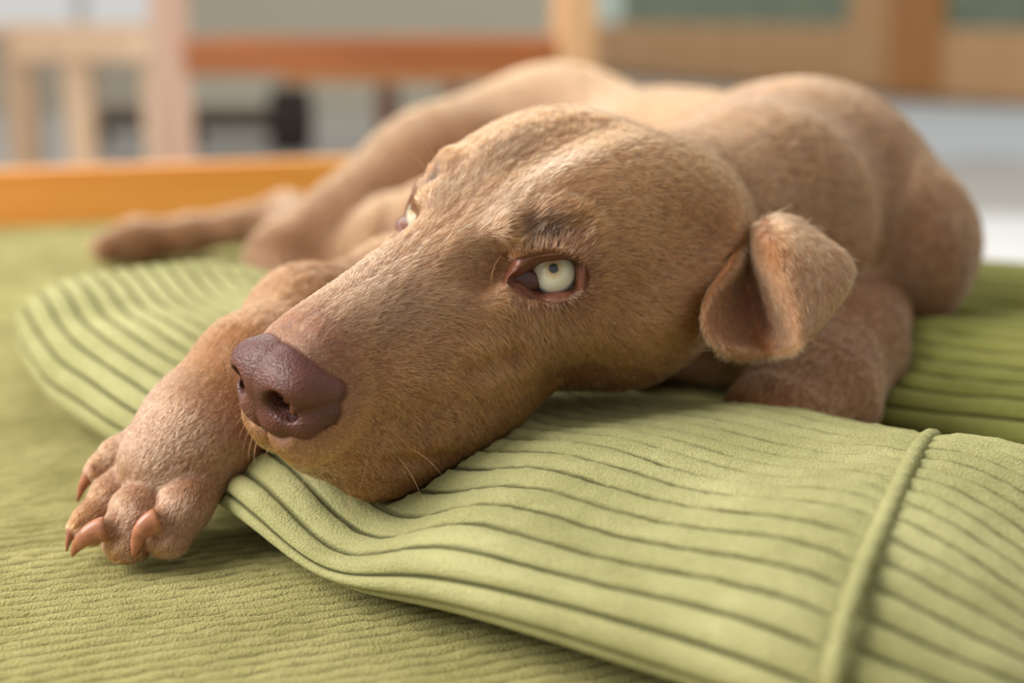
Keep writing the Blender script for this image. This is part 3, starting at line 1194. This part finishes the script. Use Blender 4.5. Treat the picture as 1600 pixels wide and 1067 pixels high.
# wooden bench across the room
bn = empty('wooden_bench', (-.75, 3.3, FZ), 'wooden bench with a broad reddish seat board between two upright posts', 'bench')
D = 3.3
for x0, x1, top in ((233, 287, 260), (868, 926, 260)):
    a, b = P(x0, 0, D), P(x1, 0, D)
    w = b[0] - a[0]
    o = bev_box('post', (a[0], a[1] - .02, FZ), (b[0], a[1] - .02 + w * .8, FZ + .78), M['pink_wood'] if x0 < 300 else M['door_wood'], None, .005, .45)
    keep(o, bn)
a, b = P(287, 118, D), P(868, 60, D)
keep(bev_box('seat_board', (a[0], a[1] + .02, a[2]), (b[0], a[1] + .07, b[2]), M['red_wood'], None, .008), bn)
a, b = P(430, 134, D), P(868, 104, D)
keep(bev_box('lower_rail', (a[0] + .0, a[1] + .10, a[2]), (b[0], a[1] + .14, b[2] + .02), M['door_wood'], None, .006), bn)
a, b = P(287, 60, D), P(868, 50, D)
keep(bev_box('seat', (a[0], a[1] + .075, a[2] - .02), (b[0], a[1] + .50, a[2] + .0), M['red_wood'], None, .005), bn)
for x in (P(250, 0, 3.8)[0], P(885, 0, 3.8)[0]):
    keep(bev_box('rear_leg', (x, a[1] + .50, FZ), (x + .06, a[1] + .56, FZ + .5), M['dark_wood'], None, .005), bn)

# chair at the left
ch = empty('wooden_chair', (-1.6, 4.3, FZ), 'pale wooden chair frame at the far left of the room', 'chair')
D = 4.2
for x0, x1, dd in ((-6, 40, .35), (88, 132, 0)):
    a, b = P(x0, 0, D + dd), P(x1, 0, D + dd)
    keep(bev_box('leg', (a[0], a[1], FZ), (b[0], a[1] + .07, P(0, 50, D + dd)[2] + .0), M['pale_wood'], None, .006), ch)
a, b = P(20, 96, D), P(236, 50, D)
keep(bev_box('seat_rail', (a[0], a[1] + .0, a[2]), (b[0], a[1] + .035, b[2]), M['pale_wood'], None, .006), ch)
a, b = P(-60, 96, D), P(236, 46, D)
keep(bev_box('seat', (a[0], a[1] + .04, b[2] - .01), (b[0], a[1] + .46, b[2] + .015), M['pale_wood'], None, .006), ch)
a = P(236, 0, D)
keep(bev_box('leg', (a[0] - .05, a[1] + .02, FZ), (a[0], a[1] + .07, b[2] - .01), M['pale_wood'], None, .006), ch)

# low shelf, basket and a table leg beyond the bench
D = 6.2
z0 = FZ
a, b = P(120, 205, D), P(432, 178, D)
sh = empty('low_shelf', (a[0], a[1], FZ), 'low grey-brown shelf standing on the floor under the bench view', 'shelf')
zt = P(0, 172, D)[2]
keep(bev_box('shelf_board', (a[0], a[1], zt - .03), (b[0], a[1] + .35, zt), M['grey'], None, .005), sh)
keep(bev_box('shelf_back', (a[0], a[1] + .33, FZ + .06), (b[0], a[1] + .35, zt - .03), M['grey'], None, .003), sh)
for x in (a[0], (a[0] + b[0]) / 2, b[0] - .04):
    keep(bev_box('shelf_leg', (x, a[1], FZ), (x + .04, a[1] + .33, zt - .03), M['grey'], None, .004), sh)
sh['label'] = 'low grey-brown shelf on the floor beyond the bench'
# basket: a lathed pot with a rim
c = P(448, 0, D - .2); c[2] = FZ
zt = P(0, 138, D - .2)[2] - FZ
V, F = [], []
prof = [(.0, .0), (.072, .0), (.088, .02), (.10, zt * .5), (.092, zt * .85), (.084, zt * .97), (.088, zt), (.080, zt), (.074, zt * .9), (.0, zt * .2)]
for r_, z_ in prof:
    for k in range(28):
        t = 2 * math.pi * k / 28
        V.append((c[0] + r_ * math.cos(t), c[1] + r_ * math.sin(t), FZ + z_))
F = [(i * 28 + k, i * 28 + (k + 1) % 28, (i + 1) * 28 + (k + 1) % 28, (i + 1) * 28 + k) for i in range(len(prof) - 1) for k in range(28)]
tag(mesh_obj('basket', V, F, M['black']), 'dark round basket on the floor beyond the bench', 'basket')
a, b = P(584, 0, D), P(622, 0, D)
st = empty('wooden_stool', (a[0], a[1], FZ), 'brown wooden stool beyond the bench, its leg beside the dark basket', 'stool')
zt = P(0, 100, D)[2]
for i, (dx, dy) in enumerate(((0, 0), (.30, 0), (0, .3), (.3, .3))):
    keep(bev_box('leg', (a[0] + dx, a[1] + dy, FZ), (a[0] + dx + .075, a[1] + dy + .06, zt), M['dark_wood'], None, .005), st)
keep(bev_box('seat', (a[0] - .02, a[1] - .02, zt), (a[0] + .40, a[1] + .38, zt + .03), M['dark_wood'], None, .006), st)

# a rug, and a pale sheet painting daylight on the floor, at the right
def rug(name, x0, x1, y0, y1, mat, label):
    bm = bmesh.new()
    n = 40
    g = [[bm.verts.new((x0 + (x1 - x0) * i / n, y0 + (y1 - y0) * j / n, FZ + .012 + .003 * math.sin(i * 1.7 + j) * math.cos(j * .9))) for j in range(n + 1)] for i in range(n + 1)]
    for i in range(n):
        for j in range(n):
            bm.faces.new((g[i][j], g[i + 1][j], g[i + 1][j + 1], g[i][j + 1]))
    o = to_mesh(name, bm, mat)
    so = o.modifiers.new('t', 'SOLIDIFY'); so.thickness = .010; so.offset = -1
    return tag(o, label, 'rug')


rug('rug', .70, 3.6, 2.2, 4.15, M['rug'], 'white rug on the floor nearest to the daybed')
rug('rug', .9, 6.0, 5.9, 9.0, M['floor_light'], 'pale blue-white sheet painted as daylight on the floor in front of the glazed doors')  # bright band of floor added as a pale sheet of its own

# glazed wooden doors: the wall runs from far left to nearer right
A0, B0 = P(905, 0, 13.8), P(1700, 0, 8.7)
A0[2] = B0[2] = FZ
wdir = (B0 - A0)[:2]; LW = float(np.linalg.norm(wdir)); wang = math.atan2(wdir[1], wdir[0])


def upx(px):
    """distance along the door wall at which the sight line of the pixel column meets it"""
    c = (px - 800) / FPX
    # x = c * d, with d = y cos + (h - z) sin, taken at half a metre above the floor
    k = (CAMH - (FZ + .35)) * sp
    for_x = lambda u: (A0[0] + wdir[0] / LW * u) - c * ((A0[1] + wdir[1] / LW * u) * cp + k)
    u0, u1 = -3.0, LW + 3
    for _ in range(60):
        um = (u0 + u1) / 2
        if for_x(um) > 0:
            u1 = um
        else:
            u0 = um
    return um


def wbox(name, px0, px1, z0, z1, t, mat, parent=None, bev=.008, out=0.0):
    u0, u1 = upx(px0), upx(px1)
    o = bev_box(name, (u0, -t / 2 - out, z0), (u1, t / 2 - out, z1), mat, None, bev)
    o.rotation_euler.z = wang
    o.location = (A0[0], A0[1], 0)
    if parent is not None:
        bpy.context.view_layer.update()
        o.parent = parent
        o.matrix_parent_inverse = parent.matrix_basis.inverted()
    return o


zp = FZ + .495
d1_ = struct(wbox('door_1', 928, 1328, FZ + .02, zp, .05, M['door_wood']))
wbox('stile', 1328, 1412, FZ + .02, FZ + 2.3, .06, M['door_wood'], d1_)
wbox('stile', 880, 928, FZ + .02, FZ + 2.3, .06, M['door_wood'], d1_)
wbox('pane', 928, 1328, zp, FZ + 2.25, .008, M['glass'], d1_, 0)
d2_ = struct(wbox('door_2', 1488, 1760, FZ + .02, zp - .01, .05, M['door_wood'], out=.10))
wbox('stile', 1412, 1488, FZ + .02, FZ + 2.3, .09, M['door_edge'], d2_, out=.10)
wbox('pane', 1488, 1760, zp - .01, FZ + 2.25, .008, M['glass'], d2_, 0, out=.10)
struct(wbox('trim_1', 860, 1760, FZ, FZ + .035, .26, M['grey'], out=.05))
gd = wbox('garden_hedge', 700, 2000, FZ, FZ + 1.6, .5, M['hedge'], out=-2.6)
tag(gd, 'dull green hedge outside behind the glazed doors', 'hedge', kind='stuff')
# back wall: solid beyond the bench, a low parapet under the wide window at the left
def yz_wall(name, px0, px1, ztop, y, mat, zb=None):
    x0, x1 = (px0 - 800) / FPX * (y * cp + .1), (px1 - 800) / FPX * (y * cp + .1)
    return struct(bev_box(name, (x0, y, FZ if zb is None else zb), (x1, y + .15, ztop), mat, bev=0))


yz_wall('wall_back', 262, 905, 2.6, 9.0, M['wall'])
zs = .218 - 9.0 * math.tan(math.radians(13) - math.atan((533.5 - 58) / FPX))
yz_wall('wall_left', -700, 262, zs, 9.0, M['wall2'])
w1 = yz_wall('window_1', -700, 262, zs + .02, 8.95, M['white'], zs)
for i, px in enumerate((-330, 125)):
    o = bev_box('mullion', ((px - 800) / FPX * 8.9, 9.0, zs + .06), ((px - 800) / FPX * 8.9 + .07, 9.06, 2.6), M['white'], w1, .01)


# ------------------------------------------------------------------ fur
M['fur'] = bpy.data.materials.new('fur')
M['fur'].use_nodes = True
nt = M['fur'].node_tree
nt.nodes.clear()
outn = nt.nodes.new('ShaderNodeOutputMaterial')
hb = nt.nodes.new('ShaderNodeBsdfHairPrincipled')
hb.parametrization = 'COLOR'
hb.inputs['Roughness'].default_value = .38
hb.inputs['Radial Roughness'].default_value = .55
hb.inputs['Coat'].default_value = 0
hb.inputs['Random Roughness'].default_value = .2
at = nt.nodes.new('ShaderNodeAttribute')
at.attribute_name = 'coat'
hi = nt.nodes.new('ShaderNodeHairInfo')
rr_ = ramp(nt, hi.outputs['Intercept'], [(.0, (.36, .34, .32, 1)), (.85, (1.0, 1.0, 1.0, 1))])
mx = nt.nodes.new('ShaderNodeMix'); mx.data_type = 'RGBA'; mx.blend_type = 'MULTIPLY'
mx.inputs['Factor'].default_value = 1
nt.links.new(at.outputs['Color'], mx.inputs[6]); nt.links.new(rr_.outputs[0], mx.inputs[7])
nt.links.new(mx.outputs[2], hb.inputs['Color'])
nt.links.new(hb.outputs[0], outn.inputs['Surface'])


def lin(*c):
    return np.array(srgb(*c)[:3])


def sstep(a, b, x):
    t = np.clip((x - a) / (b - a), 0, 1)
    return t * t * (3 - 2 * t)


def coat(p):
    """colour of the coat, with some light and shade painted in"""
    q = W2H(p).astype(float)
    n = len(p)
    c = np.tile(lin(171, 112, 67), (n, 1))
    body = sstep(.16, .26, np.linalg.norm(p - HEAD_C, axis=1))[:, None]
    c = c * (1 - body) + lin(160, 107, 66) * body
    x, y, z = q[:, 0], np.abs(q[:, 1]), q[:, 2]
    inhead = (sstep(.20, .17, np.linalg.norm(p - HEAD_C, axis=1)))[:, None]

    def mixc(col, w):
        nonlocal c
        w = (w[:, None] * inhead)
        c = c * (1 - w) + lin(*col) * w
    # paler blaze between the eyes, over the brows; top light painted on the bridge
    mixc((196, 156, 120), .4 * np.exp(-((y - .012) / .010) ** 2) * sstep(.05, .01, np.abs(x - .005)))
    mixc((190, 148, 114), .5 * sstep(.03, .08, x) * sstep(-.02, -.004, z))
    # pinkish skin showing round the nose and lips
    dn = np.linalg.norm(q * [1, 1, 1] - [.112, 0, -.03], axis=1)
    mixc((122, 68, 48), .9 * sstep(.034, .022, dn))
    mixc((120, 72, 54), .65 * sstep(-.058, -.074, z) * sstep(.02, .06, x))
    # shade of the brow fold painted over the eye, dark lashes zone
    e = EYE
    de = np.linalg.norm(np.stack([x, y, z], 1) - e, axis=1)
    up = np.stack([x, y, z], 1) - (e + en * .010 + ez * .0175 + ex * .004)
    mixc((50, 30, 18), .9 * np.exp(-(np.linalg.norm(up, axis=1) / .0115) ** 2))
    mixc((112, 66, 46), .6 * sstep(.021, .016, de))
    lo_ = np.stack([x, y, z], 1) - (e + en * .004 - ez * .026)
    mixc((136, 96, 64), .5 * np.exp(-(np.linalg.norm(lo_, axis=1) / .014) ** 2))
    mixc((198, 160, 132), .6 * sstep(.098, .112, x) * sstep(-.054, -.062, z))
    # small dark whisker pits on the lips
    r_ = np.random.default_rng(5)
    for i in range(16):
        sx_, sz_ = .092 - .010 * (i % 5) + r_.uniform(-.003, .003), -.044 - .0065 * (i // 5) + r_.uniform(-.002, .002)
        mixc((74, 44, 30), .75 * np.exp(-((x - sx_) ** 2 + (z - sz_) ** 2) / .0013 ** 2) * (y > .012))
    # mottling
    m = vnoise(p, 28, 31) * .5 + vnoise(p, 75, 32) * .4
    c = c * (1 + .13 * m[:, None])
    # paws a little redder
    pw = sstep(.14, .08, np.linalg.norm(p - P(230, 760, .585), axis=1))[:, None]
    c = c * (1 - .5 * pw) + lin(190, 118, 64) * .5 * pw
    return np.clip(c, .002, 1)


def flow(p):
    """direction the coat lies in"""
    acc = np.zeros((len(p), 3))
    for a, b, ra, rb, k in BONES:
        d = rcone(p.astype(f32), a, b, ra, rb)
        w = np.exp(-np.clip(d, 0, .1) / .007)[:, None]
        t = (b - a) / np.linalg.norm(b - a)
        acc += w * t
    for a, b, c_, r0, r1, r2 in TOES:
        d = rcone(p.astype(f32), a, c_, r0, r2)
        w = np.exp(-np.clip(d, 0, .1) / .004)[:, None] * 2
        acc += w * (c_ - a) / np.linalg.norm(c_ - a)
    q = W2H(p)
    near = np.linalg.norm(p - HEAD_C, axis=1) < .2
    hd = np.ones(len(p), f32)
    hd[near] = head_sdf(q[near])
    s = np.sign(q[:, 1])
    m = np.stack([q[:, 0], np.abs(q[:, 1]), q[:, 2]], 1).astype(float)
    side = sstep(.0, .03, m[:, 1])
    low = sstep(-.02, -.065, m[:, 2])
    f = np.stack([-np.ones(len(p)), .10 + .25 * sstep(.0, .02, m[:, 1]) * sstep(0, .03, m[:, 2]), -.25 * side - .9 * low * side], 1)
    f[:, 2] -= 1.3 * np.exp(-((m[:, 0] - .018) / .030) ** 2) * sstep(.0, -.022, m[:, 2]) * side
    # swirl away from the eye
    r = m - (EYE + en * .008)
    rl = np.linalg.norm(r, axis=1)[:, None] + 1e-6
    we = np.exp(-(rl / .024) ** 2)
    f = f * (1 - .75 * we) + r / rl * 1.2 * we
    # chin: hairs hang forward-down
    f[:, 1] *= s
    fw_ = f @ RH.T
    fw_ /= np.linalg.norm(fw_, axis=1)[:, None]
    w = np.exp(-np.clip(hd, 0, .1) / .006)[:, None] * 2.5 * sstep(-.13, -.06, q[:, 0])[:, None]
    acc += w * fw_
    acc[:, 2] -= .08
    return acc / (np.linalg.norm(acc, axis=1)[:, None] + 1e-9)


def fur_from_mesh(name, obj, parent, count, dens_fn, len_fn, lift=.37, flow_fn=flow, coat_fn=coat, rad=.00012, label=None, npts=4, sel=None):
    me = obj.data
    me.calc_loop_triangles()
    nv_ = len(me.vertices)
    co = np.empty(nv_ * 3, f32); me.vertices.foreach_get('co', co); co = co.reshape(-1, 3).astype(float)
    nr_ = np.empty(nv_ * 3, f32); me.vertices.foreach_get('normal', nr_); nr_ = nr_.reshape(-1, 3).astype(float)
    tri = np.empty(len(me.loop_triangles) * 3, np.int32); me.loop_triangles.foreach_get('vertices', tri); tri = tri.reshape(-1, 3)
    A, B, C_ = co[tri[:, 0]], co[tri[:, 1]], co[tri[:, 2]]
    ar = np.linalg.norm(np.cross(B - A, C_ - A), axis=1) / 2
    cen = (A + B + C_) / 3
    nn = nr_[tri].mean(1)
    nn /= np.linalg.norm(nn, axis=1)[:, None] + 1e-9
    w = ar * dens_fn(cen, nn)
    cdf = np.cumsum(w); cdf /= cdf[-1]
    ti = np.searchsorted(cdf, rng.random(count))
    u, v_ = rng.random(count), rng.random(count)
    fl = u + v_ > 1
    u[fl], v_[fl] = 1 - u[fl], 1 - v_[fl]
    b0 = (1 - u - v_)[:, None]; u = u[:, None]; v_ = v_[:, None]
    p = A[ti] * b0 + B[ti] * u + C_[ti] * v_
    n = nr_[tri[ti, 0]] * b0 + nr_[tri[ti, 1]] * u + nr_[tri[ti, 2]] * v_
    n /= np.linalg.norm(n, axis=1)[:, None] + 1e-9
    L = len_fn(p)
    keep = L > .0006
    p, n, L = p[keep], n[keep], L[keep]
    t = flow_fn(p)
    t = t - n * (t * n).sum(1)[:, None]
    tl = np.linalg.norm(t, axis=1)[:, None]
    rnd = np.cross(n, rng.normal(size=p.shape))
    t = np.where(tl > .05, t / np.maximum(tl, .05), rnd)
    # clumps and strays
    side = np.cross(n, t)
    a = .16 * vnoise(p, 24, 41) + .16 * vnoise(p, 120, 42) + rng.normal(0, .13, len(p))
    t = t * np.cos(a)[:, None] + side * np.sin(a)[:, None]
    lf = lift * (1 + .35 * vnoise(p, 120, 43) + rng.normal(0, .25, len(p)))
    lf = np.clip(lf, .08, 1.2)[:, None]
    L = (L * rng.uniform(.7, 1.2, len(p)))[:, None]
    k = len(p)
    us_ = np.linspace(0, 1, npts)
    pts = np.stack([p - n * np.minimum(.0003, .07 * L) + L * (uu * (t * np.cos(lf) + n * np.sin(lf)) - uu * uu * n * np.sin(lf) * .55) for uu in us_], 1)
    rr = np.tile(rad * np.array([1.0, .95, .7, .15] if npts == 4 else np.linspace(1, .15, npts)), (k, 1)) * rng.uniform(.7, 1.25, k)[:, None]
    cv = bpy.data.hair_curves.new(name)
    cv.add_curves([npts] * k)
    cv.attributes['position'].data.foreach_set('vector', pts.astype(f32).ravel())
    ra = cv.attributes.get('radius') or cv.attributes.new('radius', 'FLOAT', 'POINT')
    ra.data.foreach_set('value', rr.astype(f32).ravel())
    col = coat_fn(p) * (rng.uniform(.42, 1.45, k) * (1 + .22 * vnoise(p, 620, 51)))[:, None]
    pale = (rng.random(k) < .07)[:, None]
    col = np.where(pale, col * .5 + lin(232, 200, 160) * .5, col)
    ca = cv.attributes.new('coat', 'FLOAT_COLOR', 'CURVE')
    ca.data.foreach_set('color', np.c_[np.clip(col, .001, 1), np.ones(k)].astype(f32).ravel())
    cv.materials.append(M['fur'])
    o = bpy.data.objects.new(name, cv)
    lk(o, parent)
    o['kind'] = 'stuff'
    if label:
        o['label'] = label
    return o


CAMP = np.array([0, 0, CAMH])


def vis(c, n):
    v = CAMP - c
    d = np.linalg.norm(v, axis=1)
    f = (v * n).sum(1) / d
    return np.where(f > -.25, 1.0, .06), d


def dens(c, n):
    v, d = vis(c, n)
    q = W2H(c)
    inh = (np.linalg.norm(c - HP(.02, .02, -.01), axis=1) < .135)
    paw = np.linalg.norm(c - P(250, 720, .59), axis=1) < .11
    w = np.where(inh, 7.5, np.where(paw, 7.0, np.where(d < .80, 2.4, np.where(d < 1.0, 1.6, .8))))
    w = w * np.where(inh & (nose_base(q.astype(f32)) < .009), 4.5, 1)
    # under the dog nothing shows
    return w * v * np.where(n[:, 2] < -.7, .15, 1)


def flen(p):
    q = W2H(p).astype(float)
    d = np.linalg.norm(p - CAMP, axis=1)
    L = .0052 + .003 * sstep(.65, .95, d)
    L = L - .0012 * sstep(.03, .09, q[:, 0]) * (np.linalg.norm(p - HEAD_C, axis=1) < .2)
    dn = nose_base(q.astype(f32))
    L *= sstep(.0, .006, dn) * .35 + .65 * (dn > .0002)
    L = L - .0012 * sstep(.16, .10, np.linalg.norm(p - P(230, 760, .585), axis=1))
    m = np.stack([q[:, 0], np.abs(q[:, 1]), q[:, 2]], 1) - EYE
    a, b = (m @ ex - .0036), (m @ ez)
    rr = np.sqrt((a / .0164) ** 2 + (b / .0092) ** 2)
    front = (m @ en) > 0
    L = np.where(front & (rr < 2), L * (.30 + .70 * sstep(.98, 1.35, rr)) * (rr > .98), L)
    return L


N_F = 60000 if DEV else 600000
# the skin under the coat carries the same markings, darker
_co = np.empty(len(dog.data.vertices) * 3, f32)
dog.data.vertices.foreach_get('co', _co)
_c = coat(_co.reshape(-1, 3).astype(float)) * .46
_a = dog.data.attributes.new('coat', 'FLOAT_COLOR', 'POINT')
_a.data.foreach_set('color', np.c_[_c, np.ones(len(_c))].astype(f32).ravel())
_nt = M['skin'].node_tree
_at = _nt.nodes.new('ShaderNodeAttribute'); _at.attribute_name = 'coat'
_nt.links.new(_at.outputs['Color'], _nt.nodes['Principled BSDF'].inputs['Base Color'])
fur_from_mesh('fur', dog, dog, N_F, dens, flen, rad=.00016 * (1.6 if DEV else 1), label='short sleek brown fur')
# ear fur, on the evaluated (thickened, smoothed) flaps
class _O:
    pass




def ear_coat(p):
    c = coat(p)
    w = np.exp(-(np.linalg.norm(p - P(1168, 465, .612), axis=1) / .013) ** 2)[:, None]  # pink inside of the ear, its deep shade painted in too
    return c * np.array([.80, .85, .92]) * (1 - .7 * w) + lin(140, 80, 62) * .7 * w



for e_, sg in ((ear, 1), (far_ear, -1)):
    dg = bpy.context.evaluated_depsgraph_get()
    eh = _O(); eh.data = bpy.data.meshes.new_from_object(e_.evaluated_get(dg))

    def ear_flow(p, sg=sg):
        q = W2H(p) * [1, sg, 1]
        w = H2W(q)
        f = np.tile((P(1230, 545, .58) - P(1200, 350, .60)) / .2, (len(p), 1)) + .3 * (w - P(1160, 400, .59)) / .05
        return ((f @ RH) * [1, sg, 1]) @ RH.T
    fur_from_mesh('fur', eh, e_, 6000 if DEV else (42000 if sg > 0 else 24000), lambda c, n: vis(c, n)[0], lambda p: np.full(len(p), .0060),
                  flow_fn=ear_flow, coat_fn=ear_coat, lift=.35, rad=.00013 * (1.6 if DEV else 1))

# ------------------------------------------------------------------ whiskers: a few long stiff hairs
M['whisker'] = plain('whisker_hair', srgb(196, 152, 112), .4, .2, 200)


def whisker(a, b, c, r=.00011):
    pth = bez(a, b, c, 9)
    V, F = loft_tube(pth, [r * (1 - i / 9.5) for i in range(9)], 5)
    mesh_obj('whisker', V, F, M['whisker'], dog)


for (x0, y0), (x1, y1), dz in (((392, 640), (366, 672), 0), ((394, 650), (372, 690), .002), ((396, 662), (380, 705), .003), ((392, 625), (364, 640), 0), ((398, 676), (388, 722), .003),
                               ((402, 690), (398, 730), .002), ((480, 740), (468, 792), .004), ((545, 772), (540, 812), .004), ((620, 712), (658, 776), .006), ((640, 700), (690, 742), .005),
                               ((575, 705), (560, 770), .006), ((430, 690), (414, 716), .003), ((660, 775), (662, 800), .002)):
    dd = .515 if x0 < 500 else .535
    a = P(x0, y0, dd + .004); c = P(x1, y1, dd - dz * 2)
    m_ = P((x0 + x1) / 2 + (6 if x0 > 500 else -5), (y0 + y1) / 2 - 6, dd - dz)
    whisker(a, m_, c)
for (x0, y0), (x1, y1) in (((684, 268), (664, 218)), ((672, 276), (640, 240)), ((692, 262), (690, 214))):
    whisker(P(x0, y0, .60), P((x0 + x1) / 2 + 3, (y0 + y1) / 2 - 6, .60), P(x1, y1, .598), .00014)
for (x0, y0), (x1, y1) in (((770, 440), (783, 400)), ((768, 445), (776, 418))):
    whisker(P(x0, y0, .556), P(x0 - 4, y0 - 22, .550), P(x1, y1, .548), .00013)
